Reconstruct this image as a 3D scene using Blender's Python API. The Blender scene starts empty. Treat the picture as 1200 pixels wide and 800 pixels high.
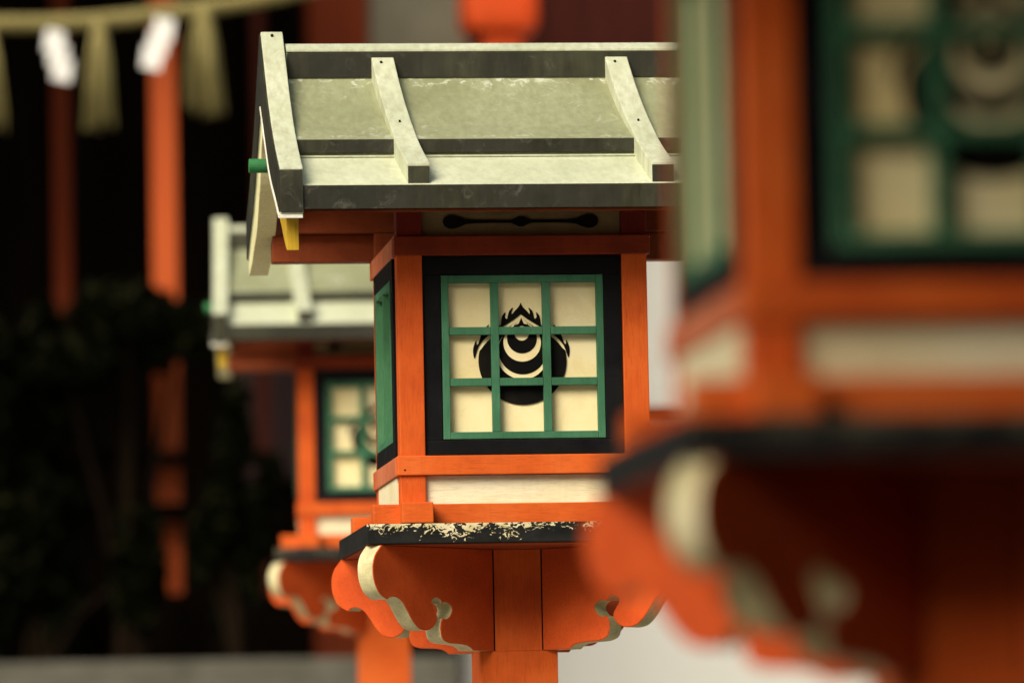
import bpy, bmesh, math, random
from math import radians, sin, cos, pi, sqrt
from mathutils import Vector, Matrix

random.seed(7)
S = bpy.context.scene
COL = S.collection
U = 0.0012                      # lantern drawing unit in metres
YC = 157.0                      # lantern axis in drawing units
ZG = -1230.0                    # ground in drawing units
CAMZ = 1.133
YAW, PITCH, ROLL = radians(6.589374), radians(4.769471), radians(1.1)
RCAM = Matrix.Rotation(-YAW, 3, 'Z') @ Matrix.Rotation(pi/2 + PITCH, 3, 'X') @ Matrix.Rotation(-ROLL, 3, 'Z')
SLOPE = 0.0385

def ground_z(y):
    y = max(-12.0, min(26.0, y))
    return SLOPE * y

def at(px, py, Y):
    """point of the place at distance Y that is seen at a pixel of the 1200x800 photograph (used to survey positions)"""
    r = RCAM @ Vector(((px-600)/6666.67, -(py-400)/6666.67, -1.0))
    r = r * (Y / r.y)
    return Vector((r.x, r.y, r.z + CAMZ))

# ---------------------------------------------------------------- materials
def new_mat(name):
    m = bpy.data.materials.new(name); m.use_nodes = True
    nt = m.node_tree
    b = nt.nodes['Principled BSDF']
    return m, nt, b

class NT:
    def __init__(s, nt): s.nt = nt
    def node(s, t, **kw):
        n = s.nt.nodes.new(t)
        for k, v in kw.items(): setattr(n, k, v)
        return n
    def link(s, a, b): s.nt.links.new(a, b)
    def coord(s, scale=(1,1,1), rnd=True):
        tc = s.node('ShaderNodeTexCoord')
        mp = s.node('ShaderNodeMapping'); mp.inputs['Scale'].default_value = scale
        s.link(tc.outputs['Object'], mp.inputs['Vector'])
        if rnd:
            oi = s.node('ShaderNodeObjectInfo')
            cx = s.node('ShaderNodeCombineXYZ')
            mul = s.node('ShaderNodeMath', operation='MULTIPLY'); mul.inputs[1].default_value = 37.0
            s.link(oi.outputs['Random'], mul.inputs[0])
            for i in range(3): s.link(mul.outputs[0], cx.inputs[i])
            s.link(cx.outputs[0], mp.inputs['Location'])
        return mp.outputs['Vector']
    def noise(s, vec, scale, detail=5, rough=.55, dist=0.0):
        n = s.node('ShaderNodeTexNoise'); n.inputs['Scale'].default_value = scale
        n.inputs['Detail'].default_value = detail; n.inputs['Roughness'].default_value = rough
        n.inputs['Distortion'].default_value = dist
        s.link(vec, n.inputs['Vector']); return n.outputs['Fac']
    def ramp(s, fac, stops, interp='LINEAR'):
        r = s.node('ShaderNodeValToRGB'); e = r.color_ramp; e.interpolation = interp
        while len(e.elements) < len(stops): e.elements.new(.5)
        for i, (p, c) in enumerate(stops):
            e.elements[i].position = p
            e.elements[i].color = (c[0], c[1], c[2], 1) if not isinstance(c, (int, float)) else (c, c, c, 1)
        s.link(fac, r.inputs['Fac']); return r.outputs['Color']
    def mix(s, fac, a, b, mode='MIX'):
        n = s.node('ShaderNodeMix', data_type='RGBA', blend_type=mode)
        for sock, v in ((n.inputs[0], fac), (n.inputs[6], a), (n.inputs[7], b)):
            if isinstance(v, (int, float)): sock.default_value = v
            elif isinstance(v, tuple): sock.default_value = (*v[:3], 1)
            else: s.link(v, sock)
        return n.outputs[2]
    def mul(s, a, b):
        n = s.node('ShaderNodeMath', operation='MULTIPLY')
        for i, v in enumerate((a, b)):
            if isinstance(v, (int, float)): n.inputs[i].default_value = v
            else: s.link(v, n.inputs[i])
        return n.outputs[0]
    def bump(s, b, h, strength=.3, dist=.001):
        n = s.node('ShaderNodeBump'); n.inputs['Strength'].default_value = strength
        n.inputs['Distance'].default_value = dist
        s.link(h, n.inputs['Height']); s.link(n.outputs['Normal'], b.inputs['Normal'])

def paint(name, c, dark, light, rough=.62, speck=(.05,.03,.02), speck_amt=.7, spec=.16, axis='X', chips=None):
    m, nt, b = new_mat(name); n = NT(nt)
    v = n.coord()
    big = n.noise(v, 9, 4, .6)
    col = n.ramp(big, [(.30, dark), (.52, c), (.78, light)])
    st = {'X': (9, 90, 90), 'Z': (90, 90, 7), 'N': (60, 60, 60)}[axis]
    v2 = n.coord(st)
    grain = n.noise(v2, 5, 6, .7)
    g = n.ramp(grain, [(.25, .72), (.5, 1.0), (.8, 1.10)])
    col = n.mix(1.0, col, g, 'MULTIPLY')
    sp = n.noise(v, 420, 2, .5)
    spm = n.ramp(sp, [(.735, 0.0), (.76, 1.0)])
    gate = n.ramp(n.noise(v, 26, 3, .6), [(.50, 0.0), (.62, 1.0)])
    col = n.mix(n.mul(n.mul(spm, gate), speck_amt), col, speck)
    if chips:
        ch = n.ramp(n.noise(n.coord((1,1,1)), 60, 6, .65, .6), [(.70, 0.0), (.715, 1.0)])
        col = n.mix(ch, col, chips)
    if axis != 'N':      # fine drying cracks along the grain
        cst = {'X': (5, 150, 150), 'Z': (150, 150, 5)}[axis]
        cr = n.ramp(n.noise(n.coord(cst), 1.6, 3, .5, .3), [(.488, 0.0), (.5, 1.0), (.512, 0.0)])
        cg = n.ramp(n.noise(v, 13, 3, .5), [(.54, 0.0), (.66, 1.0)])
        col = n.mix(n.mul(n.mul(cr, cg), .6), col, tuple(q*.3 for q in dark))
    # faded bloom and faint run marks
    bloom = n.ramp(n.noise(n.coord((1, 1, .45)), 17, 6, .7, .8), [(.54, 0.0), (.78, 1.0)])
    col = n.mix(n.mul(bloom, .38), col, light)
    runs = n.ramp(n.noise(n.coord((70, 70, 5)), 1.4, 4, .6), [(.52, 0.0), (.74, 1.0)])
    col = n.mix(n.mul(runs, .36), col, dark)
    n.link(col, b.inputs['Base Color'])
    r = n.ramp(n.noise(v, 40, 4), [(.3, rough-.1), (.7, rough+.15)])
    n.link(r, b.inputs['Roughness'])
    b.inputs['Specular IOR Level'].default_value = spec
    n.bump(b, grain, .22, .0012)
    return m

M = {}
M['vermilion'] = paint('vermilion paint', (.62,.108,.014), (.49,.072,.010), (.68,.145,.028), axis='X', chips=(.50,.17,.07))
M['vermilion_post'] = paint('vermilion paint upright', (.62,.104,.013), (.49,.070,.010), (.68,.14,.026), axis='Z', chips=(.50,.17,.07))
M['vermilion_arm'] = paint('vermilion paint on carved boards', (.58,.082,.012), (.44,.056,.009), (.64,.108,.02), axis='N', speck=(.62,.25,.12), speck_amt=.35)
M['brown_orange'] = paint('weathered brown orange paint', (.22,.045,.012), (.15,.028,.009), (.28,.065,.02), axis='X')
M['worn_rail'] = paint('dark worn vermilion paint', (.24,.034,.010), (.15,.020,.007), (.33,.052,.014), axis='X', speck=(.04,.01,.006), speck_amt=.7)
M['worn_side'] = paint('chalky faded vermilion paint', (.52,.15,.065), (.42,.10,.04), (.60,.20,.10), axis='Z', speck=(.06,.02,.01), speck_amt=.7)
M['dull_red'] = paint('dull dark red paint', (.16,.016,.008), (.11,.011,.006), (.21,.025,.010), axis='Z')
M['aged_cream'] = paint('aged brown cream paint', (.20,.145,.065), (.14,.095,.04), (.25,.19,.09), axis='X', speck=(.1,.06,.02), speck_amt=.8)  # frieze cream, darkened to carry the shade under the eaves
M['cream'] = paint('cream paint', (.78,.70,.46), (.70,.60,.36), (.84,.78,.58), axis='X', speck=(.30,.22,.10), speck_amt=.6)
M['cream_edge'] = paint('cream paint on carved edges', (.62,.57,.33), (.30,.27,.12), (.80,.76,.56), axis='N', speck=(.10,.09,.03), speck_amt=.9)
M['board_cream'] = paint('cream paint on gable board', (.70,.67,.38), (.58,.54,.27), (.78,.75,.48), axis='N', speck=(.2,.17,.06), speck_amt=.8)
M['white_lip'] = paint('white painted lip', (.66,.65,.57), (.48,.46,.36), (.74,.73,.66), axis='N', speck=(.3,.25,.15), speck_amt=.5)
M['black'] = paint('black lacquer', (.0045,.0048,.0055), (.003,.003,.0035), (.010,.011,.012), rough=.5, spec=.12, axis='X', speck=(.2,.2,.2), speck_amt=.25, chips=(.022,.022,.022))
M['ink'] = paint('black ink', (.004,.0036,.003), (.0025,.0025,.0025), (.014,.011,.007), rough=.65, spec=.08, axis='N', speck=(.06,.05,.03), speck_amt=.4)
M['green'] = paint('green paint', (.048,.165,.086), (.034,.115,.058), (.085,.225,.13), axis='Z', speck=(.03,.05,.02), speck_amt=.6)
M['green_peg'] = paint('green paint on peg', (.04,.22,.075), (.03,.15,.05), (.07,.28,.12), axis='N')
M['yellow'] = paint('yellow paint', (.52,.33,.025), (.34,.20,.015), (.62,.42,.04), axis='Z', speck=(.2,.12,.02), speck_amt=.8)
M['end_wood'] = paint('orange end grain', (.56,.15,.05), (.42,.09,.03), (.62,.22,.09), axis='N', speck=(.15,.06,.03))

def make_pane():
    m, nt, b = new_mat('aged cream panel'); n = NT(nt)
    v = n.coord()
    c = n.ramp(n.noise(v, 7, 4, .6), [(.3, (.83,.68,.33)), (.55, (.90,.79,.46)), (.8, (.92,.84,.58))])
    sp = n.ramp(n.noise(v, 520, 2, .5), [(.70, 0.0), (.75, 1.0)])
    gate = n.ramp(n.noise(v, 22, 3, .6), [(.42, 0.0), (.62, 1.0)])
    c = n.mix(n.mul(n.mul(sp, gate), .85), c, (.22,.14,.04))
    c = n.mix(n.mul(n.ramp(n.noise(v, 13, 7, .7, .6), [(.50, 0.0), (.74, 1.0)]), .55), c, (.66,.50,.20))
    n.link(c, b.inputs['Base Color']); b.inputs['Roughness'].default_value = .6
    b.inputs['Specular IOR Level'].default_value = .25
    return m
M['pane'] = make_pane()

def make_copper(name, a, bb, c, stain, streak=0.0, rough=.5, white=.6, splash=None):
    m, nt, b = new_mat(name); n = NT(nt)
    v = n.coord()
    col = n.ramp(n.noise(n.coord((1, .6, .6)), 9, 7, .58, .3), [(.25, a), (.5, bb), (.78, c)])
    vs = n.coord((60, 30, 6))
    strk = n.ramp(n.noise(vs, 1.6, 5, .65), [(.40, 0.0), (.66, 1.0)])
    col = n.mix(n.mul(strk, streak), col, stain)
    w = n.ramp(n.noise(v, 34, 6, .72, 1.3), [(.555, 0.0), (.67, 1.0)])
    wg = n.ramp(n.noise(v, 8, 2, .5), [(.47, 0.0), (.62, 1.0)])
    col = n.mix(n.mul(n.mul(w, wg), white), col, (.62,.65,.53))
    if splash:      # pale splash marks under the ridge box and along the lap
        tc = n.node('ShaderNodeTexCoord'); sx = n.node('ShaderNodeSeparateXYZ'); n.link(tc.outputs['Object'], sx.inputs[0])
        for zc, hw, amt in splash:
            sub = n.node('ShaderNodeMath', operation='SUBTRACT'); n.link(sx.outputs['Z'], sub.inputs[0]); sub.inputs[1].default_value = (zc - ZG)*U
            ab = n.node('ShaderNodeMath', operation='ABSOLUTE'); n.link(sub.outputs[0], ab.inputs[0])
            mr = n.node('ShaderNodeMapRange'); n.link(ab.outputs[0], mr.inputs[0]); mr.inputs[1].default_value = 0; mr.inputs[2].default_value = hw*U
            mr.inputs[3].default_value = .13; mr.inputs[4].default_value = -.08
            sm = n.node('ShaderNodeMath', operation='ADD'); n.link(mr.outputs[0], sm.inputs[0]); n.link(n.noise(v, 48, 6, .7, 1.2), sm.inputs[1])
            col = n.mix(n.mul(n.ramp(sm.outputs[0], [(.63, 0.0), (.72, 1.0)]), amt), col, (.66,.70,.58))
    d = n.ramp(n.noise(v, 60, 5, .7, .5), [(.66, 0.0), (.74, 1.0)])
    col = n.mix(n.mul(d, .30), col, stain)
    n.link(col, b.inputs['Base Color'])
    r = n.ramp(n.noise(v, 22, 5), [(.3, rough-.1), (.7, rough+.15)])
    n.link(r, b.inputs['Roughness'])
    b.inputs['Metallic'].default_value = 0.0
    b.inputs['Specular IOR Level'].default_value = .4
    n.bump(b, n.noise(v, 18, 4, .5), .35, .004)
    return m
M['copper'] = make_copper('verdigris copper sheet', (.21,.225,.12), (.265,.285,.16), (.325,.345,.215), (.13,.115,.055), .34, rough=.42, white=.6, splash=((340, 24, .55), (255, 8, .3)))
M['copper_pale'] = make_copper('washed pale copper sheet', (.45,.49,.325), (.53,.565,.395), (.60,.625,.47), (.24,.23,.13), .26, rough=.42, splash=((231, 12, .5),))  # lower roof sheets, set paler than the upper ones
M['copper_batten'] = make_copper('pale verdigris batten', (.40,.445,.31), (.48,.52,.37), (.57,.60,.46), (.24,.20,.10), .38)
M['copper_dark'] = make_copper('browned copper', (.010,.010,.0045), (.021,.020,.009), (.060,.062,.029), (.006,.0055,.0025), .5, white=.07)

def make_peel():
    m, nt, b = new_mat('peeling black ledge paint'); n = NT(nt)
    tc = n.node('ShaderNodeTexCoord'); sx = n.node('ShaderNodeSeparateXYZ'); n.link(tc.outputs['Object'], sx.inputs[0])
    v = n.coord((1, 1, 1.5), rnd=True)
    f1 = n.noise(v, 78, 4, .60, 1.9)
    f2 = n.noise(v, 24, 3, .55, .4)
    add = n.node('ShaderNodeMath', operation='MULTIPLY_ADD'); n.link(f2, add.inputs[0]); add.inputs[1].default_value = .55; n.link(f1, add.inputs[2])
    # height on the board: flaking concentrates on the weathered upper part of the edge
    hz = n.node('ShaderNodeMapRange'); n.link(sx.outputs['Z'], hz.inputs[0])
    z0, z1 = (-228-ZG)*U, (-203-ZG)*U
    hz.inputs[1].default_value = z0; hz.inputs[2].default_value = z1; hz.inputs[3].default_value = -.17; hz.inputs[4].default_value = .075
    add2 = n.node('ShaderNodeMath', operation='ADD'); n.link(add.outputs[0], add2.inputs[0]); n.link(hz.outputs[0], add2.inputs[1])
    mask = n.ramp(add2.outputs[0], [(.815, 0.0), (.826, 1.0)])
    # only the rain-beaten long edges flake
    ge = n.node('ShaderNodeNewGeometry'); sn = n.node('ShaderNodeSeparateXYZ')
    vt = n.node('ShaderNodeVectorTransform', vector_type='NORMAL', convert_from='WORLD', convert_to='OBJECT')
    n.link(ge.outputs['True Normal'], vt.inputs[0]); n.link(vt.outputs[0], sn.inputs[0])
    ab = n.node('ShaderNodeMath', operation='ABSOLUTE'); n.link(sn.outputs['Y'], ab.inputs[0])
    gt = n.node('ShaderNodeMath', operation='GREATER_THAN'); n.link(ab.outputs[0], gt.inputs[0]); gt.inputs[1].default_value = .6
    oi = n.node('ShaderNodeObjectInfo'); mk = n.mul(n.mul(mask, gt.outputs[0]), oi.outputs['Alpha'])
    bare = n.ramp(n.noise(v, 60, 3), [(.3, (.52,.44,.22)), (.7, (.74,.68,.46))])
    blk = n.ramp(n.noise(v, 30, 5), [(.3, (.005,.005,.005)), (.7, (.018,.018,.017))])
    n.link(n.mix(mk, blk, bare), b.inputs['Base Color'])
    b.inputs['Roughness'].default_value = .6; b.inputs['Specular IOR Level'].default_value = .12
    inv = n.node('ShaderNodeMath', operation='SUBTRACT'); inv.inputs[0].default_value = 1; n.link(mk, inv.inputs[1])
    n.bump(b, inv.outputs[0], .5, .001)
    return m
M['ledge'] = make_peel()
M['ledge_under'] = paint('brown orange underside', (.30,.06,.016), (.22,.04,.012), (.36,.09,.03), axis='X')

def simple(name, a, b_, scale=6, rough=.8, stretch=(1,1,1), bump=.3, c=None, spec=.25):
    m, nt, b = new_mat(name); n = NT(nt)
    v = n.coord(stretch)
    f = n.noise(v, scale, 6, .6)
    stops = [(.3, a), (.7, b_)] if c is None else [(.3, a), (.52, b_), (.72, c)]
    n.link(n.ramp(f, stops), b.inputs['Base Color'])
    b.inputs['Roughness'].default_value = rough
    b.inputs['Specular IOR Level'].default_value = spec
    n.bump(b, n.noise(v, scale*6, 5), bump, .004)
    return m
M['dark_wood'] = simple('dark stained timber', (.004,.0025,.0015), (.010,.006,.003), 4, .85, (3,3,.3), spec=.03)
M['mauve_wall'] = simple('faded mauve boards', (.10,.058,.056), (.16,.10,.098), 3, .8, (4,1,.3))
M['red_wood'] = simple('dull red timber', (.12,.022,.012), (.20,.04,.02), 4, .7, (3,3,.4))
M['dim_vermilion'] = simple('darkened vermilion timber', (.16,.028,.009), (.24,.042,.012), 3, .7, (3,3,.4), spec=.1)
M['bright_red'] = simple('bright red paint', (.70,.07,.008), (.78,.09,.012), 3, .6)
M['deep_red'] = simple('deep red timber', (.030,.005,.003), (.055,.010,.006), 4, .7, (3,3,.4), spec=.1)
M['bg_vermilion'] = simple('vermilion timber', (.50,.08,.014), (.60,.11,.022), 3, .6, (3,3,.4))
M['plaster'] = simple('white plaster', (.78,.78,.72), (.86,.86,.80), 1.3, .85, c=(.90,.90,.85))
M['plaster_beige'] = simple('beige plaster', (.15,.135,.09), (.27,.25,.18), 2.2, .85)
M['stone'] = simple('pale granite', (.06,.058,.045), (.115,.11,.088), 8, .8)
M['paving'] = simple('stone paving', (.22,.21,.19), (.32,.31,.27), 2.5, .85)
M['straw'] = simple('rice straw', (.16,.135,.045), (.28,.24,.095), 60, .8, (1,1,.15))
M['paper'] = simple('white paper', (.78,.78,.76), (.86,.86,.84), 5, .7, bump=.05)
M['tile'] = simple('dark roof covering', (.03,.028,.026), (.07,.065,.06), 5, .7)
def make_leaf():
    m, nt, b = new_mat('dark green leaves'); n = NT(nt)
    v = n.coord()
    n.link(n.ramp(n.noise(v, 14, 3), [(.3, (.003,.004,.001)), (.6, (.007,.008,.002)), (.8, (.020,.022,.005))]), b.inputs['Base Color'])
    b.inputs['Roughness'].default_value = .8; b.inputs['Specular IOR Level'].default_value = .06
    return m
M['leaf'] = make_leaf()

# ---------------------------------------------------------------- mesh builder
class MB:
    def __init__(s, scale=U, origin=(0, YC, ZG)):
        s.bm = bmesh.new(); s.k = scale; s.o = Vector(origin); s.mats = []
    def P(s, p): return (Vector(p) - s.o) * s.k
    def _mi(s, m):
        if m is None: return 0
        if m not in s.mats: s.mats.append(m)
        return s.mats.index(m)
    def faces(s, vs, fs, m=None, bevel=0.0, seg=2):
        b2 = bmesh.new()
        vv = [b2.verts.new(s.P(v)) for v in vs]
        for f in fs: b2.faces.new([vv[i] for i in f])
        bmesh.ops.recalc_face_normals(b2, faces=b2.faces)
        if bevel:
            ed = [e for e in b2.edges if len(e.link_faces) == 2 and e.calc_face_angle() > radians(35)]
            bmesh.ops.bevel(b2, geom=ed, offset=bevel*s.k, segments=seg, affect='EDGES', profile=.6, clamp_overlap=True)
        mi = s._mi(m)
        for f in b2.faces: f.material_index = mi
        me = bpy.data.meshes.new('t'); b2.to_mesh(me); b2.free()
        s.bm.from_mesh(me); bpy.data.meshes.remove(me)
    def box(s, x0, x1, y0, y1, z0, z1, bevel=1.0, m=None):
        vs = [(x, y, z) for x in (x0, x1) for y in (y0, y1) for z in (z0, z1)]
        fs = [(0,1,3,2), (4,6,7,5), (0,4,5,1), (2,3,7,6), (0,2,6,4), (1,5,7,3)]
        s.faces(vs, fs, m, bevel)
    def prism(s, ring_a, ring_b, m=None, bevel=0.0, m_side=None):
        n = len(ring_a)
        fs = [tuple(range(n))[::-1], tuple(range(n, 2*n))] + [(i, (i+1) % n, n+(i+1) % n, n+i) for i in range(n)]
        if m_side is None:
            s.faces(list(ring_a)+list(ring_b), fs, m, bevel)
        else:
            b2 = bmesh.new()
            vv = [b2.verts.new(s.P(v)) for v in list(ring_a)+list(ring_b)]
            i0, i1 = s._mi(m), s._mi(m_side)
            for k, f in enumerate(fs):
                ff = b2.faces.new([vv[i] for i in f]); ff.material_index = i0 if k < 2 else i1
            bmesh.ops.recalc_face_normals(b2, faces=b2.faces)
            if bevel:
                ed = [e for e in b2.edges if e.calc_face_angle() > radians(50)]
                bmesh.ops.bevel(b2, geom=ed, offset=bevel*s.k, segments=1, affect='EDGES', clamp_overlap=True, material=i0)
            me = bpy.data.meshes.new('t'); b2.to_mesh(me); b2.free()
            s.bm.from_mesh(me); bpy.data.meshes.remove(me)
    def tube(s, pts, rad, seg=12, m=None):
        """closed tube along points, rad number or list"""
        P = [Vector(p) for p in pts]; n = len(P)
        rad = [rad]*n if isinstance(rad, (int, float)) else rad
        vs, fs = [], []
        ref = Vector((0, 0, 1))
        for i, p in enumerate(P):
            t = (P[min(i+1, n-1)] - P[max(i-1, 0)]).normalized()
            r = ref if abs(t.dot(ref)) < .9 else Vector((1, 0, 0))
            a = t.cross(r).normalized(); b = t.cross(a).normalized()
            for j in range(seg):
                an = 2*pi*j/seg
                vs.append(tuple(p + (a*cos(an) + b*sin(an))*rad[i]))
        for i in range(n-1):
            for j in range(seg):
                fs.append((i*seg+j, i*seg+(j+1) % seg, (i+1)*seg+(j+1) % seg, (i+1)*seg+j))
        fs.append(tuple(range(seg))[::-1]); fs.append(tuple(range((n-1)*seg, n*seg)))
        s.faces(vs, fs, m)
    def build(s, name, mat=None, parent=None, smooth=False):
        me = bpy.data.meshes.new(name); s.bm.to_mesh(me); s.bm.free()
        if mat is not None: me.materials.append(mat)
        for mm in s.mats:
            if mm is not None: me.materials.append(mm)
        if smooth:
            for p in me.polygons: p.use_smooth = True
        o = bpy.data.objects.new(name, me); COL.objects.link(o)
        if parent: o.parent = parent
        return o

def W():                         # builder in world metres
    return MB(1.0, (0, 0, 0))

def tag(o, label=None, cat=None, group=None, kind=None):
    if label: o['label'] = label
    if cat: o['category'] = cat
    if group: o['group'] = group
    if kind: o['kind'] = kind
    return o

def thing(name, label, cat, loc=(0, 0, 0), rz=0, group=None):
    o = bpy.data.objects.new(name, None); COL.objects.link(o)
    o.empty_display_size = .1
    o.location = loc; o.rotation_euler = (0, 0, rz)
    return tag(o, label, cat, group)

def catmull(pts, n=5, closed=False):
    out = []; N = len(pts)
    rng = range(N) if closed else range(N-1)
    for i in rng:
        g = (lambda k: pts[k % N]) if closed else (lambda k: pts[max(0, min(N-1, k))])
        p0, p1, p2, p3 = g(i-1), g(i), g(i+1), g(i+2)
        for j in range(n):
            t = j/n
            out.append(tuple(.5*((2*b) + (c-a)*t + (2*a-5*b+4*c-d)*t*t + (-a+3*b-3*c+d)*t**3) for a, b, c, d in zip(p0, p1, p2, p3)))
    if not closed: out.append(tuple(pts[-1]))
    return out

def copy_tree(o, parent=None):
    c = o.copy(); COL.objects.link(c)
    if parent: c.parent = parent
    for ch in [k for k in COL.objects if k.parent == o]:
        copy_tree(ch, c)
    return c

# ---------------------------------------------------------------- the lantern
HW = 149.0      # half width over the corner posts
Y0, Y1 = 0.0, 314.0

ARM = [(263.0,-229.9),(273.1,-240.2),(277.6,-252.7),(276.5,-267.7),(270.6,-280.0),(263.0,-286.9),(251.7,-292.1)]
ARM2 = [(251.7,-292.1),(244.2,-288.5),(233.8,-289.3),(225.0,-293.9),(216.4,-303.5),(208.9,-313.0),(201.1,-320.4),(192.6,-325.2),(179.7,-326.9),(169.6,-324.0),(163.1,-319.0),(159.9,-311.6),(163.6,-304.2),(168.6,-298.5)]
ARM3 = [(168.6,-298.5),(169.2,-291.5),(162.1,-287.8),(154.1,-289.9),(151.6,-294.9)]
ARM4 = [(151.6,-294.9),(145.2,-292.8),(136.1,-295.7),(132.1,-301.3),(135.5,-308.8),(143.0,-313.0),(150.0,-311.8)]
ARM5 = [(150.0,-311.8),(153.7,-318.0),(154.2,-328.0),(150.3,-336.8),(138.7,-341.2),(120.4,-342.2),(104.8,-343.9),(97.0,-346.8)]

def arm_profile():
    pr = [(30.0, -228.3), (262.0, -228.3)]
    for seg in (ARM, ARM2, ARM3, ARM4, ARM5):
        pr += catmull(seg, 4)
    pr += [(93.2, -349.8), (30.0, -349.8)]
    out = []
    for p in pr:
        if not out or (abs(p[0]-out[-1][0]) + abs(p[1]-out[-1][1])) > .3: out.append(p)
    return out

def crest(mb, y):
    """the burning-jewel crest, thin layers of ink and cream on the panel; drawing coordinates are photo pixels"""
    def q(x, py): return (x - 609.5, -5.0 - (py - 417.0))
    th = .35
    lay = [0]
    def poly(pts, mat):
        y0 = y - .3 - lay[0]*.45; lay[0] += 1
        a = [(q(*p)[0], y0, q(*p)[1]) for p in pts]; b = [(p[0], y0 - th, p[2]) for p in a]
        mb.prism(a, b, mat)
    def circ(cx, cy, r, mat, n=48):
        poly([(cx + r*cos(2*pi*i/n), cy + r*sin(2*pi*i/n)) for i in range(n)], mat)
    # flames (left half drawn, right mirrored about x = 608.6)
    right_half = [(608.6,353.0),(611.5,358.0),(616.0,362.6),(619.2,366.3),(619.4,363.0),(617.8,358.4),(622.6,362.6),(624.2,368.6),
                  (625.2,371.8),(627.6,369.6),(626.8,363.8),(631.0,368.4),(632.2,376.0),(633.2,379.6),(636.6,378.2),(637.4,373.6),(641.6,378.6),(643.6,385.2),
                  (645.4,388.2),(648.0,384.6),(647.2,378.4),(651.4,382.6),(655.4,388.8),(657.6,394.0),(659.8,400.6),(662.0,402.2),(662.2,396.6),(665.4,403.4),(666.5,410.4),(665.0,418.6),
                  (662.4,412.0),(659.6,404.6),(654.0,397.0),(647.0,391.0),(638.0,385.6),(628.0,379.4),(617.0,372.6),(608.6,366.3)]
    pr = catmull(right_half, 2)
    left = [(1217.2 - x, yy) for x, yy in pr]
    poly(pr + [(608.0,366.3),(608.0,353.4)], M['ink'])
    poly(left + [(609.2,366.3),(609.2,353.4)], M['ink'])
    # jewel body: circle with a pointed top
    cx, cy, r = 609.6, 421.5, 52.6
    body = [(608.8,370.0),(616.0,376.0),(628.0,383.6),(641.0,391.2),(651.0,399.0),(657.5,407.0)]
    body = catmull(body, 3)
    bl = [(1218.4 - x, yy) for x, yy in body][::-1]
    arc = []
    for i in range(0, 61):
        a = radians(-13) + radians(206)*i/60
        arc.append((cx + r*cos(a), cy + r*sin(a)))
    poly(body + arc + bl[:-1], M['ink'])
    # inner flame window in the tip
    poly(catmull([(608.8,368.0),(613.4,374.2),(622.0,381.2),(630.0,386.0),(619.0,388.0),(608.8,389.0),(598.6,388.0),(588.0,386.0),(595.6,381.2),(604.2,374.2)], 2, True), M['pane'])
    poly([(608.8,370.6),(611.4,376.8),(614.8,381.6),(618.0,386.4),(608.8,388.6),(599.6,386.4),(602.8,381.6),(606.2,376.8)], M['ink'])
    poly([(615.0,376.2),(620.6,384.6),(626.5,388.0),(619.5,387.2)], M['ink'])
    poly([(602.6,376.2),(598.1,387.2),(591.1,388.0),(597.0,384.6)], M['ink'])
    circ(609.5, 413.0, 31.0, M['pane'])
    circ(609.5, 409.6, 28.6, M['ink'])
    circ(609.2, 400.6, 22.4, M['pane'])
    circ(609.0, 395.6, 17.8, M['ink'])
    circ(608.8, 389.6, 8.5, M['pane'])

def window(parent, rot, side=False, name='window'):
    """black frame with lattice, panel and crest, made for the front and turned about the lantern axis"""
    def fin(o):
        o.rotation_euler = (0, 0, 0)
        if rot: o.data.transform(Matrix.Rotation(rot, 4, 'Z'))
        return o
    w = HW - 30 - .4
    mb = MB()
    y0, y1 = 5.0, 16.0
    zt, zb = 114.6, -121.6
    mb.box(-w, w, y0, y1, 92.4, zt, .8); mb.box(-w, w, y0, y1, zb, -103.6, .8)
    mb.box(-w, -97.4, y0+.3, y1, -103.4, 92.2, .8); mb.box(97.4, w, y0+.3, y1, -103.4, 92.2, .8)
    f = fin(mb.build(name, M['black'], parent))
    mb = MB()
    a, zz1, zz0 = 96.6, 91.6, -102.8
    ly0, ly1 = 4.0, 13.5
    bw = 8.5
    mb.box(-a, -a+bw, ly0, ly1, zz0, zz1, .7); mb.box(a-bw, a, ly0, ly1, zz0, zz1, .7)
    mb.box(-a+bw+.2, a-bw-.2, ly0+.4, ly1-.3, zz1-9.0, zz1-.2, .7); mb.box(-a+bw+.2, a-bw-.2, ly0+.4, ly1-.3, zz0+.2, zz0+8.5, .7)
    if side: mb.box(-4.7, 4.7, ly0+.8, ly1, zz0+8.7, zz1-9.2, .7)
    for x in () if side else (-33.2, 28.4): mb.box(x-4.7, x+4.7, ly0+.8, ly1-.6, zz0+8.7, zz1-9.2, .7)
    for z in () if side else (25.4, -35.2):
        for (xa, xb) in ((-a+bw+.2, -38.1), (-28.3, 23.5), (33.3, a-bw-.2)):
            mb.box(xa, xb, ly0+1.2, ly1-.8, z-4.6, z+4.6, .7)
    l = fin(mb.build('lattice', M['green'], f))
    mb = MB(); mb.box(-96.8, 96.8, 12.8 if side else 16.4, 20.0, -103.0, 91.8, 0)
    p = fin(mb.build('panel', M['pane'], f))
    if not side:
        mb = MB(); crest(mb, 16.3)
        fin(mb.build('crest', None, f))
    return f

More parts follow.
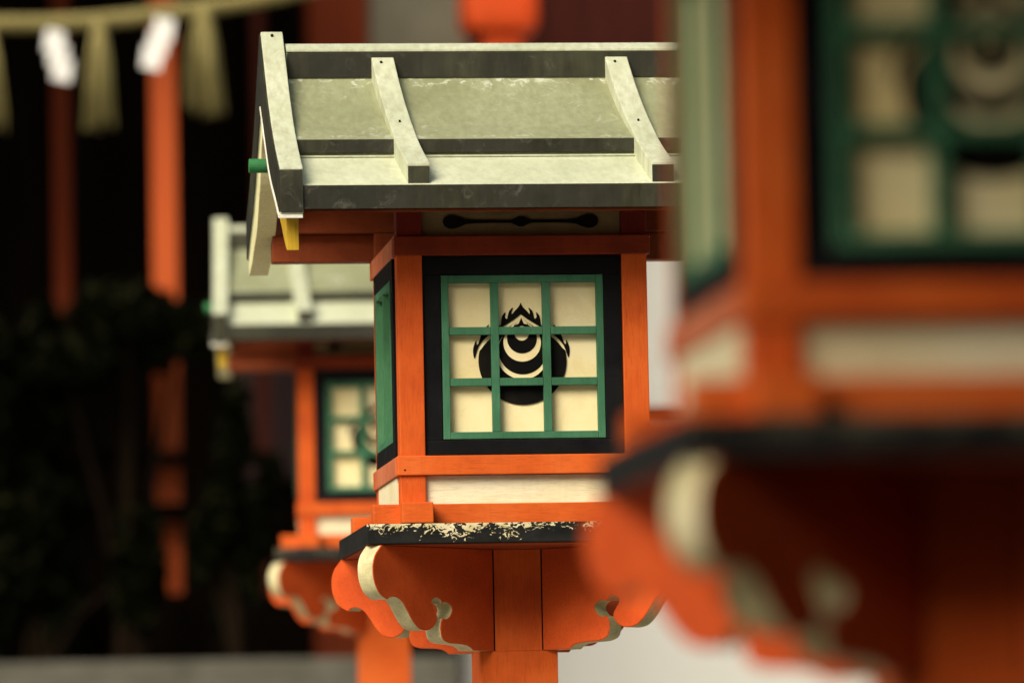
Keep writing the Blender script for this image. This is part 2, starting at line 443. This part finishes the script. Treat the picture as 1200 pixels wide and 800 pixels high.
def make_lantern():
    root = thing('shrine_lantern', '', 'lantern')
    # post and neck
    mb = MB(); mb.box(-47, 47, YC-47, YC+47, ZG, -350.2, 1.5, M['vermilion_post'])
    mb.box(-46.6, 46.6, YC-46.6, YC+46.6, -350.4, -228.4, 1.0, M['vermilion_post'])
    for sg in (-1, 1):          # open joints where the arms are let into the neck
        for e in (-1, 1):
            xa, xb = sorted((sg*28.2, sg*29.9)); ya, yb = sorted((e*46.4, e*46.9))
            mb.box(xa, xb, YC+ya, YC+yb, -349.6, -229, 0, M['ink'])
            mb.box(ya, yb, YC+xa, YC+xb, -349.6, -229, 0, M['ink'])
    mb.build('post', None, root)
    # four carved diagonal arms
    pr = arm_profile(); h = 12.0; s = sqrt(.5)
    for (dx, dy) in ((-1,-1), (1,-1), (1,1), (-1,1)):
        nx, ny = -dy*s, dx*s
        ra = [(dx*s*r + nx*h, YC + dy*s*r + ny*h, z) for r, z in pr]
        rb = [(dx*s*r - nx*h, YC + dy*s*r - ny*h, z) for r, z in pr]
        mb = MB(); mb.prism(ra, rb, M['vermilion_arm'], .9, M['cream_edge'])
        mb.build('bracket_arm', None, root)
    # ledge board
    mb = MB(); mb.box(-193.5, 193.5, YC-193.5, YC+193.5, -227.2, -203.6, 1.2)
    led = mb.build('ledge', M['ledge'], root)
    mb = MB(); mb.box(-189, 189, YC-189, YC+189, -228.2, -227.6, 0)
    mb.build('ledge_underside', M['ledge_under'], led)
    # lapped base frame
    zb0, zb1 = -203.3, -179.0
    for y in (Y0, Y1-37):
        mb = MB(); mb.box(-182, 182, y, y+37, zb0, zb1, 1.3); mb.build('base_beam', M['vermilion'], root)
    for x in (-151, 114):
        mb = MB(); mb.box(x, x+37, -33.5, 347.5, zb0+.3, zb1+.5, 1.3); mb.build('base_beam', M['vermilion'], root)
    # corner posts
    for x in (-HW, HW-30):
        for y in (Y0, Y1-30):
            mb = MB(); mb.box(x, x+30, y, y+30, zb1+.6, 137.0, 1.2); mb.build('corner_post', M['vermilion_post'], root)
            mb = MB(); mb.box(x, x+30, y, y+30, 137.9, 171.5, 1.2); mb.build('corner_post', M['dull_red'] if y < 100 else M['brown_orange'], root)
    # lower cream panels
    for k in range(4):
        mb = MB(); mb.box(-HW+30.2, HW-30.2, 7, 14, zb1-.2, -145.6, 0)
        o = mb.build('lower_panel', M['cream'], root); o.data.transform(Matrix.Rotation(k*pi/2, 4, 'Z'))
    # rails round the box (mitred by butting)
    for (z0, z1) in ((-145.0, -122.2), (115.0, 137.6)):
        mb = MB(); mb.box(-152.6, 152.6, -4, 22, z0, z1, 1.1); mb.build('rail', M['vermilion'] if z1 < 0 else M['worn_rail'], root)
        mb = MB(); mb.box(-152.6, 152.6, Y1-22, Y1+4, z0, z1, 1.1); mb.build('rail', M['vermilion'], root)
        for sx in (-1, 1):
            mb = MB(); xa, xb = sorted((sx*152.8, sx*127)); mb.box(xa, xb, 22.3, Y1-22.3, z0, z1, 1.1)
            mb.build('rail', M['worn_side'], root)
    for k, (x, z) in enumerate(((-144, -139), (144.5, -128))):
        mb = MB(); mb.tube([(x, -2, z), (x, -4.3, z)], 1.2, 8); mb.build('nail', M['ink'], bpy.data.objects['rail'])
    # windows on the four sides
    for k in range(4): window(root, k*pi/2, k % 2 == 1)
    # friezes under the eaves
    for k in (0, 2):
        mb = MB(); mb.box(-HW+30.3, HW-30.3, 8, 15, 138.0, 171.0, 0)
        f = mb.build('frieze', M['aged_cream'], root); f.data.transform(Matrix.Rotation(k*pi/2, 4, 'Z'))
        top = [(-93,0),(-91,5),(-86,8),(-80,8.4),(-74,6.6),(-66,3.2),(-56,2.1),(-30,1.7),(-12,1.7),(-7,3.6),(-2,6.2),(3,6.2),(8,3.6),(13,1.7),(32,1.7),(56,2.1),(66,3.2),(74,6.6),(80,8.4),(86,8),(91,5),(93,0)]
        ring = top + [(x, -z) for x, z in top[-2:0:-1]]
        mb = MB(); mb.prism([(x, 7.6, 155.5+z) for x, z in ring], [(x, 6.2, 155.5+z) for x, z in ring], None)
        o = mb.build('ornament', M['ink'], f); o.data.transform(Matrix.Rotation(k*pi/2, 4, 'Z'))
    for sx in (-1, 1):
        mb = MB(); xa, xb = sorted((sx*139, sx*132)); mb.box(xa, xb, 30.4, Y1-30.4, 138.0, 152.0, 0)
        mb.build('frieze', M['cream'], root)
    # beams that carry the roof
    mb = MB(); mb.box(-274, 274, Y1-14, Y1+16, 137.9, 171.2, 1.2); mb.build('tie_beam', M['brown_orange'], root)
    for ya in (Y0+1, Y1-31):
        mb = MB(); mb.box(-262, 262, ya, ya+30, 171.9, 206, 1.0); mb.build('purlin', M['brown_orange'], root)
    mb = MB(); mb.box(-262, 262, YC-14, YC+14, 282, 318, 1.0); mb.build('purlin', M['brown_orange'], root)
    for sx in (-1, 1):
        mb = MB(); mb.prism([(sx*138, 26, 206.4), (sx*138, Y1-26, 206.4), (sx*138, YC+18, 284), (sx*138, YC-18, 284)], [(sx*146, 26, 206.4), (sx*146, Y1-26, 206.4), (sx*146, YC+18, 284), (sx*146, YC-18, 284)], None)
        mb.build('gable_panel', M['vermilion'], root)
    # roof: two lapped copper sheets on each slope
    XR = 268.0
    def mirror(p, rear): return (Y1 - p[0], p[1]) if rear else p
    roof_bm = MB()
    e0 = -118.0
    lower = [(e0, 186.5), (-15, 233.6), (20, 250.0), (20, 226.0), (-15, 209.0), (e0+2, 160.5), (e0, 158.5)]
    upper = [(-22, 251.5), (20, 271.0), (60, 293.5), (95, 316.5), (132, 344.5), (132, 322), (60, 273), (-20.5, 232.2)]
    for rear in (False, True):
        for prof in (lower, upper):
            pts = [mirror(p, rear) for p in prof]
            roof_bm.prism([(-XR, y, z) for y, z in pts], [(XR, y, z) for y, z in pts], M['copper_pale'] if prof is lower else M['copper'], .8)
    roof = roof_bm.build('roof', None, root)
    # vertical copper faces weather brown: folds and fascias
    for rear in (False, True):
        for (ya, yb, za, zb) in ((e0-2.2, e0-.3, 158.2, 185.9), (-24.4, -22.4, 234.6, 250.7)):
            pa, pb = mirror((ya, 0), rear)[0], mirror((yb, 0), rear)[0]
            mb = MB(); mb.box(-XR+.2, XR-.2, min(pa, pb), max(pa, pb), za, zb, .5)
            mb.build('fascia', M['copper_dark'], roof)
        fa, fb = mirror((-27.5, 0), rear)[0], mirror((-24.6, 0), rear)[0]
        mb = MB(); mb.box(-XR+.2, XR-.2, min(fa, fb), max(fa, fb), 229.0, 231.4, .6); mb.build('fold', M['copper_batten'], roof)
        soff = [(e0+4, 157.6), (20, 222.0), (150, 304.5), (150, 301), (20, 218.5), (e0+4, 154.6)]
        pts = [mirror(p, rear) for p in soff]
        mb = MB(); mb.prism([(-XR+1, y, z) for y, z in pts], [(XR-1, y, z) for y, z in pts], None)
        mb.build('soffit', M['brown_orange'], roof)
    # ridge box with folded cap
    mb = MB()
    ring = [(130, 343.6), (130, 374.6), (127.5, 375.6), (127.5, 378.2), (148, 388), (166, 388), (186.5, 378.2), (186.5, 375.6), (184, 374.6), (184, 343.6)]
    mb.prism([(-266, y, z) for y, z in ring], [(266, y, z) for y, z in ring], M['copper_batten'], .5)
    rc = mb.build('ridge_cap', None, roof)
    for sy in (129.6, 184.4-1.6+1.6):
        ya, yb = (127.9, 129.7) if sy < 150 else (184.3, 186.1)
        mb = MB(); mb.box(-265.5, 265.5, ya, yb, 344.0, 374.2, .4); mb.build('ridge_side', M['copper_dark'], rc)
    # battens
    top = [(131, 371.0), (102, 344.5), (70, 318.0), (43, 298.0), (4, 272.0), (-50, 240.5), (-113, 212)]
    tops = catmull(top, 4)
    def under(y):
        return 344-31+ (y-132)*.60 if y > -22 else 186.4 + (y+118)*.457 - 6
    for (xt, xb, w) in ((-163.6, -146.0, 27.0), (121.0, 141.0, 27.0)):
        for rear in (False, True):
            def X(y): return xt + (xb-xt)*(131-y)/244.0
            A, B = [], []
            for y, z in tops: A.append((y, z)); 
            for y, z in tops[::-1]: B.append((y, z-30 if y > -108 else 187.5))
            ringp = A + B
            if rear:
                ra = [(-X(y) - w, Y1-y, z) for y, z in ringp]; rb = [(-X(y), Y1-y, z) for y, z in ringp]
            else:
                ra = [(X(y), y, z) for y, z in ringp]; rb = [(X(y)+w, y, z) for y, z in ringp]
            mb = MB(); mb.prism(ra, rb, None, 1.2)
            ba = mb.build('batten', M['copper_batten'], roof)
            if not rear:
                mb = MB(); mb.box(xb+1.0, xb+w-1.0, -115.0, -113.2, 188.0, 208.5, .4); mb.build('batten_end', M['copper_dark'], ba)
                mb = MB(); mb.tube([(xt+11.5, 121.0, 359.0), (xt+11.0, 119.2, 362.6)], 1.6, 8); mb.build('nail', M['ink'], ba)
                mb = MB(); xn = xt + (xb-xt)*(131-10)/244 + 13; mb.tube([(xn, 10, 272.0), (xn, 8.2, 277.4)], 1.3, 8); mb.build('nail', M['ink'], ba)
    # gable boards, copper capped, with a white lip and cream underside
    gt = [(157, 404), (118, 369), (64, 320), (30, 293.5), (-2, 270.5), (-52, 241.5), (-87, 223.5), (-123, 206.5)]
    gl = [(157, 314), (117, 285), (73, 253), (30, 223), (-15, 199), (-67, 177), (-123, 152)]
    gr = [(157, 282), (126, 262), (95, 226), (60, 199), (22, 174), (-32, 157), (-64, 146), (-123, 135)]
    gtc, glc = catmull(gt, 4), catmull(gl, 4)
    for sx in (-1, 1):
        xo, xi = sx*295.0, sx*268.4
        for rear in (False, True):
            ring = gtc + glc[::-1]
            if rear: ring = [(Y1-y, z) for y, z in ring]
            mb = MB()
            n = len(ring)
            mb.prism([(xo, y, z) for y, z in ring], [(xi, y, z) for y, z in ring], None, 1.0)
            g = mb.build('gable_cap', M['copper_batten'], roof)
            # dark weathered outer cheek and end
            ck = [(y, z-3) for y, z in gtc] + [(y, z+2.5) for y, z in glc[::-1]]
            if rear: ck = [(Y1-y, z) for y, z in ck]
            mb = MB(); mb.prism([(xo+sx*.4, y, z) for y, z in ck], [(xo+sx*1.8, y, z) for y, z in ck], None)
            mb.build('cheek', M['copper_dark'], g)
            if not rear:
                xm = (xo + xi)/2
                mb = MB(); mb.tube([(xm, 150, 396.5), (xm, 148.4, 399.8)], 1.7, 8); mb.build('nail', M['ink'], g)
            ye = -125.2 if not rear else Y1+123.4
            mb = MB(); xa, xb = sorted((xo+sx*.2, xi+sx*.6)); mb.box(xa, xb, ye, ye+1.8, 154.5, 204, .4); mb.build('cap_end', M['copper_dark'], g)
            lip = [(y, z) for y, z in glc] + [(y, z-4.0) for y, z in glc[::-1]]
            lip = [(y, z-.6) for y, z in lip]
            if rear:
                lip = [(Y1-y, z) for y, z in glc] + [(Y1-y, z) for y, z in catmull(gr, 4)[::-1]]
                lip = [(y, z-.6) for y, z in lip]
            x2 = xo + sx*2.8; x3 = xi + sx*.6
            if rear: x2, x3 = xo - sx*1, xi + sx*2
            mb = MB(); mb.prism([(x2, y, z) for y, z in lip], [(x3, y, z) for y, z in lip], None, .6)
            mb.build('gable_board', M['board_cream'] if rear else M['white_lip'], g)
        # painted pendant board under the front of each gable
        pen = [(-96, 150), (-94, 113), (-80, 117), (-50, 130), (-20, 146), (20, 165), (20, 190)]
        for rear in (False,):
            mb = MB(); xa, xb = sorted((sx*286, sx*272))
            pp = [(y, z) for y, z in pen]
            mb.prism([(xa, y, z) for y, z in pp], [(xb, y, z) for y, z in pp], None, .7)
            mb.build('pendant_board', M['yellow'], roof)
        mb = MB(); mb.tube([(sx*262, 150, 240), (sx*312, 150, 240)], 8.6, 20); mb.build('peg', M['green_peg'], root, smooth=False)
    return root

lan = make_lantern()
mid_loc = Vector((0.94064, 8.1884, CAMZ - .818487))
fore_loc = Vector((0.79623, 4.09084, CAMZ - .96046))
back_loc = Vector((1.12304, 12.24049, CAMZ - .65557))
GRP = 'vermilion lanterns standing in a row'
tag(lan, 'sharp vermilion lantern in the middle with pale green copper roof and crest window', 'lantern', GRP)
lan.location = mid_loc
for loc, rz, lab in ((fore_loc, 0.0, 'large blurred shaded lantern nearest the viewer, its roof above the frame'),
                 (back_loc, radians(-4.4), 'blurred smaller vermilion lantern at the far end, half hidden behind the sharp one')):
    c = copy_tree(lan); c.location = loc; c.rotation_euler.z = rz; c['label'] = lab
    for k in c.children_recursive:
        if k.name.startswith('ledge'): k.color = (1, 1, 1, .12)

# ---------------------------------------------------------------- the setting
def sheet():
    mb = W()
    ys = [-400, -60, -12] + [(-12 + 38*i/19) for i in range(1, 20)] + [26.001, 60, 400]
    xs = [-400, -40, -10, -5, 0, 2, 5, 10, 40, 400]
    bm = mb.bm
    g = [[bm.verts.new((x, y, ground_z(y))) for x in xs] for y in ys]
    for i in range(len(ys)-1):
        for j in range(len(xs)-1):
            bm.faces.new((g[i][j], g[i][j+1], g[i+1][j+1], g[i+1][j]))
    return mb.build('ground', M['paving'])
tag(sheet(), kind='structure')

# shrine hall behind: podium, dark wall, vermilion posts, deep eaves
HY = 18.0
pod_top = at(200, 773, HY-.5).z
xl = -9.0; xr = at(520, 780, HY).x; xh = at(228, 400, HY).x
hall = thing('shrine_hall', 'dark timber shrine hall with vermilion posts on a pale stone base at left', 'hall', (0, HY, ground_z(HY)))
def hp(name, mat, fn, parent=hall):
    mb = MB(1.0, (0, HY, ground_z(HY))); fn(mb); return mb.build(name, mat, parent)
hp('stone_base', M['stone'], lambda m: m.box(xl, xr, HY-.5, 27, ground_z(HY)-.4, pod_top, .015))
wx = at(268, 500, 21).x
hp('wall', M['dark_wood'], lambda m: m.box(xl, at(540, 500, 21.2).x, 21.2, 21.4, pod_top+.01, 6.2, .01))
hp('side_wall', M['mauve_wall'], lambda m: m.box(wx+.01, at(352, 500, 21).x, 21.0, 21.18, at(300, 560, 21).z, at(300, 418, 21).z, .01))
for (px, w, y, pm) in ((195, .080, HY+.35, 'bg_vermilion'), (75, .058, HY+1.5, 'dim_vermilion'), (-70, .094, HY+.35, 'bg_vermilion')):
    c = at(px, 400, y)
    hp('post', M[pm], lambda m: m.box(c.x-w/2, c.x+w/2, y-w/2, y+w/2, pod_top+.01, 5.2, .006))
hp('roof', M['tile'], lambda m: m.prism([(xl-1, HY-.6, 4.5), (xl-1, 23, 7.6), (xl-1, 28, 5.5), (xl-1, 28, 5.3), (xl-1, 23, 7.3), (xl-1, HY-.6, 4.3)],
                                       [(xh, HY-.6, 4.5), (xh, 23, 7.6), (xh, 28, 5.5), (xh, 28, 5.3), (xh, 23, 7.3), (xh, HY-.6, 4.3)], None))

for py0, py1 in ((530, 546), (590, 611), (696, 772)):
    za, zb = at(195, py1, HY+.24).z, at(195, py0, HY+.24).z
    hp('railing', M['dark_wood'], lambda m: m.box(xl, at(330, 600, HY+.24).x, HY+.2, HY+.27, max(za, pod_top+.01), zb, .005))
cx_ = at(309, 500, 20.9).x
hp('post', M['red_wood'], lambda m: m.box(cx_-.02, cx_+.02, 20.85, 20.95, pod_top+.01, 6.1, .004))

# rope with straw tassels and paper streamers under the eaves
RY = 17.2
r_pts = [at(px, py, RY) for px, py in ((-900, -60), (-600, -5), (-320, 18), (-120, 22), (-40, 27), (40, 28), (110, 25), (180, 18), (250, 8), (320, -4), (400, -22))]
r_pts = [Vector(p) for p in catmull([tuple(p) for p in r_pts], 6)]
rope = thing('straw_rope', 'twisted straw rope slung across the dark hall front with straw tassels', 'rope', r_pts[len(r_pts)//2])
def rp(name, mat, fn, parent, smooth=True):
    mb = MB(1.0, tuple(rope.location)); fn(mb); return mb.build(name, mat, parent, smooth)
def rope_fn(m):
    for k in range(3):
        pts = []
        n = len(r_pts)*4
        for i in range(n):
            t = i/(n-1)*(len(r_pts)-1); a = int(min(t, len(r_pts)-2)); f = t-a
            p = r_pts[a].lerp(r_pts[a+1], f)
            an = i*.55 + k*2*pi/3
            pts.append((p.x, p.y + .014*cos(an), p.z + .014*sin(an)))
        m.tube(pts, .0125, 8)
rp('twist', M['straw'], rope_fn, rope)
def tassel(px, py, w, ln):
    c = at(px, py, RY)
    def fn(m):
        rnd = random.Random(px)
        for i in range(30):
            a = rnd.random()*2*pi; q = sqrt(rnd.random())
            x0, y0 = .5*w*.28*q*cos(a), .5*w*.28*q*sin(a); x1, y1 = w*.5*q*cos(a), w*.5*q*sin(a)
            l = ln*(.86+.14*rnd.random())
            m.tube([(c.x+x0, c.y-.03+y0, c.z), (c.x+.7*x1, c.y-.03+.7*y1, c.z-.35*l), (c.x+x1*1.05+rnd.gauss(0,.006), c.y-.03+y1, c.z-l)], [.0055, .0055, .0035], 5)
    rp('tassel', M['straw'], fn, rope)
for px, py in ((-150, 21), (-16, 28), (116, 26), (238, 10)): tassel(px, py, .115, .34)
def streamer(px, py, label):
    c = at(px, py, RY) + Vector((0, -.05, 0))
    o = thing('paper_streamer', label, 'streamer', c, 0, 'white zigzag paper streamers on the rope')
    mb = MB(1.0, (0, 0, 0))
    x, z, h, w = -.012, 0.0, .068, .058
    for i in range(3):
        dy = .006*i; sh = (.024, .0, .030)[i]
        mb.prism([(x, dy, z), (x+w, dy, z-.012), (x+w-.01, dy+.004, z-h-.012), (x-.01, dy+.004, z-h)], [(x, dy+.0015, z), (x+w, dy+.0015, z-.012), (x+w-.01, dy+.0055, z-h-.012), (x-.01, dy+.0055, z-h)], None)
        x += (-.018 if px > 100 else .012); z -= h*.62
    p = mb.build('paper', M['paper'], o)
    mb = MB(1.0, (0, 0, 0)); mb.tube([(0.01, .03, .012), (0.01, .0, .0), (.01, -.001, -.02)], .003, 6); mb.build('cord', M['straw'], o)
streamer(58, 36, 'left white paper streamer hanging from the straw rope')
streamer(186, 22, 'right white paper streamer hanging in front of the bright vermilion post')

# shrubs in front of the hall
def shrub(name, label, c, rx, rz, n, seed):
    rnd = random.Random(seed)
    o = thing(name, label, 'shrub', (c.x, c.y, pod_top), 0, 'dark shrubs before the hall')
    mb = W(); mb2 = W()
    h = c.z - pod_top
    lumps = [(rnd.gauss(0, .45)*rx, rnd.gauss(0, .4)*rx*.7, h + rnd.gauss(0, .45)*rz, rnd.uniform(.28, .55)) for _ in range(11)]
    for i in range(n):
        L = lumps[rnd.randrange(len(lumps))]
        d = Vector((rnd.gauss(0, 1), rnd.gauss(0, 1), rnd.gauss(0, 1))).normalized() * (rnd.random()**.45) * L[3]
        p = Vector((L[0] + d.x*rx, L[1] + d.y*rx*.8, L[2] + d.z*rz))
        s = rnd.uniform(.016, .034)
        R = Matrix.Rotation(rnd.random()*6.28, 3, 'Z') @ Matrix.Rotation(rnd.gauss(0, .7), 3, 'X')
        q = [R @ Vector(v)*s + p for v in ((-.5, -1, 0), (.5, -1, 0), (.7, .3, .12), (0, 1.2, 0), (-.7, .3, .12))]
        mb.bm.faces.new([mb.bm.verts.new(v) for v in q])
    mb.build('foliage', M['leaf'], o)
    for k in range(7):
        L = lumps[k]
        mb2.tube([(rnd.uniform(-.05, .05), rnd.uniform(-.04, .04), 0), (L[0]*.4, L[1]*.4, L[2]*.5), (L[0], L[1], L[2])], [.02, .014, .006], 6)
    mb2.build('stem', M['dark_wood'], o)
shrub('shrub', 'broad dark shrub hiding the lower half of the bright vermilion post', at(150, 385, 17.95), .36, .15, 6000, 3)
shrub('shrub', 'dark shrub at the left edge hiding the foot of the dull red post', at(44, 575, 17.95), .27, .68, 14000, 11)
shrub('shrub', 'low dark shrub beside the far lantern, between post and lantern', at(278, 640, 17.9), .11, .30, 3000, 5)

# storehouse with white plaster wall behind the lanterns at right
SY = 21.0
store = thing('storehouse', 'white plastered storehouse with red timber rails behind the lanterns', 'building', (at(800, 600, SY).x, SY, ground_z(SY)))
def sp(name, mat, fn):
    mb = MB(1.0, tuple(store.location)); fn(mb); return mb.build(name, mat, store)
sx0 = at(545, 600, SY).x
ztop = at(700, 70, SY).z
sp('wall', M['plaster'], lambda m: m.box(sx0, 9.0, SY, SY+.3, ground_z(SY)-.3, ztop, .01))
zr = at(780, 492, SY).z
sp('rail', M['deep_red'], lambda m: m.box(sx0, 9.0, SY-.06, SY-.004, zr-.03, zr+.03, .006))
sp('eave_beam', M['red_wood'], lambda m: m.box(sx0-.2, 9.0, SY-.3, SY+.3, ztop+.002, ztop+.5, .01))
sp('roof', M['tile'], lambda m: m.prism([(sx0-.6, SY-.5, ztop+.52), (sx0-.6, SY+2, ztop+1.9), (sx0-.6, SY+5, ztop+.6), (sx0-.6, SY+2, ztop+1.7), (sx0-.6, SY-.5, ztop+.40)][::1],
                                         [(9.4, SY-.5, ztop+.52), (9.4, SY+2, ztop+1.9), (9.4, SY+5, ztop+.6), (9.4, SY+2, ztop+1.7), (9.4, SY-.5, ztop+.40)], None))

# gate frame in between, whose top shows above the sharp lantern's roof
GY = 20.5
gate = thing('shrine_gate', 'vermilion gate with beige plaster panel and bright orange bracket above the lantern roof', 'gate', (at(450, 400, GY).x, GY, pod_top))
def gp(name, mat, fn):
    mb = MB(1.0, tuple(gate.location)); fn(mb); return mb.build(name, mat, gate)
def pbox(m, px0, px1, py0, py1, ya, yb, bev=.01):
    a, b = at(px0, py1, ya), at(px1, py0, ya); m.box(a.x, b.x, ya, yb, a.z, b.z, bev)
a, b = at(360, 0, GY).x, at(430, 0, GY).x
gp('post', M['dim_vermilion'], lambda m: m.box(a, b, GY, GY+.17, pod_top+.012, at(0, -90, GY).z, .01))
gp('plaster_panel', M['plaster_beige'], lambda m: pbox(m, 431, 548, -80, 62, GY+.05, GY+.1))
gp('bracket', M['bright_red'], lambda m: (pbox(m, 546, 632, -40, 36, GY-.5, GY-.2, .05), pbox(m, 566, 612, 36.2, 62, GY-.45, GY-.25)))
gp('lintel', M['deep_red'], lambda m: pbox(m, 562, 800, -80, 62, GY+.1, GY+.3))

# unseen shelter added over the viewer, its roof and walls shading the nearest lantern
blocker = thing('pavilion', 'dark timber pavilion roof over the near end of the lantern row', 'pavilion', (1.0, -1.5, 0))
def vp(name, mat, fn):
    mb = MB(1.0, (1.0, -1.5, 0)); fn(mb); return mb.build(name, mat, blocker)
vp('roof', M['dark_wood'], lambda m: m.box(-.5, 5.2, -7, 4.05, 2.7, 2.9, .01))
vp('wall', M['dark_wood'], lambda m: m.box(1.9, 2.0, -7, 3.9, .02, 2.69, .01))
vp('wall', M['dark_wood'], lambda m: m.box(-.29, 1.89, -7, -6.9, -.3, 2.69, .01))
vp('floor', M['dark_wood'], lambda m: m.box(-1.3, 1.89, -6.88, 3.9, -.4, .24, .01))  # dark slab added to stop light bouncing up at the nearest lantern
for x, y in ((-.4, -6.6), (-.4, -1.2)):
    vp('post', M['dark_wood'], lambda m: m.box(x-.09, x+.09, y-.09, y+.09, -.5, 2.69, .01))

# unseen leaf screen added behind the viewer and at right to block low sky light
def leaf_screen():
    rnd = random.Random(21); mb = W()
    for i in range(7500):
        a = rnd.uniform(radians(60), radians(240))
        rr = rnd.uniform(24, 31)
        top_h = 9.5 + 2.2*sin(a*9) + 1.3*sin(a*23+1)
        z = rnd.random()**.8 * top_h
        p = Vector((rr*sin(a), 4 + rr*cos(a), z - .6))
        sz = rnd.uniform(.35, .8)
        Rm = Matrix.Rotation(rnd.random()*6.28, 3, 'Z') @ Matrix.Rotation(rnd.uniform(.3, 1.5), 3, 'X')
        mb.bm.faces.new([mb.bm.verts.new(Rm @ Vector(v)*sz + p) for v in ((-.6, -.8, 0), (.5, -1, .1), (.9, .2, 0), (.1, 1.1, -.1), (-.9, .4, 0))])
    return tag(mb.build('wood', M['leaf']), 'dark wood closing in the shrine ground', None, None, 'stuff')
leaf_screen()

# ---------------------------------------------------------------- light
SUN_EL, SUN_AZ = radians(39.5), radians(222)      # azimuth clockwise from +Y: behind the viewer, to the left
w = bpy.data.worlds.new('World'); S.world = w; w.use_nodes = True
nt = w.node_tree; bg = nt.nodes['Background']
sky = nt.nodes.new('ShaderNodeTexSky'); sky.sky_type = 'NISHITA'; sky.sun_disc = False
sky.sun_elevation = SUN_EL; sky.sun_rotation = SUN_AZ; sky.dust_density = 4.0; sky.air_density = 1.0; sky.ozone_density = .6
tint = nt.nodes.new('ShaderNodeMix'); tint.data_type = 'RGBA'; tint.blend_type = 'MULTIPLY'; tint.inputs[0].default_value = 1.0
tint.inputs[7].default_value = (1.0, .93, .76, 1)      # milky, warm overcast
nt.links.new(sky.outputs[0], tint.inputs[6]); nt.links.new(tint.outputs[2], bg.inputs[0]); bg.inputs[1].default_value = .055
sl = bpy.data.lights.new('sun', 'SUN'); sl.energy = 1.5; sl.angle = radians(36); sl.color = (1, .94, .82)
so = bpy.data.objects.new('sun', sl); COL.objects.link(so)
d = Vector((sin(SUN_AZ)*cos(SUN_EL), cos(SUN_AZ)*cos(SUN_EL), sin(SUN_EL)))
so.rotation_euler = d.to_track_quat('Z', 'Y').to_euler(); so.location = (0, -3, 8)

# ---------------------------------------------------------------- camera
cam = bpy.data.cameras.new('camera'); co = bpy.data.objects.new('camera', cam); COL.objects.link(co)
co.matrix_world = Matrix.Translation((0, 0, CAMZ)) @ RCAM.to_4x4()
cam.sensor_width = 36; cam.lens = 200; cam.clip_start = .05; cam.clip_end = 2000
cam.dof.use_dof = True
fwd = RCAM @ Vector((0, 0, -1))
cam.dof.focus_distance = (Vector((.94, 8.0, CAMZ+.66)) - Vector((0, 0, CAMZ))).dot(fwd)
cam.dof.aperture_fstop = 4.0
S.camera = co
S.view_settings.view_transform = 'Standard'; S.view_settings.look = 'None'
S.view_settings.exposure = 1.42; S.view_settings.gamma = 1.0
S.cycles.use_denoising = True
S.cycles.max_bounces = 6
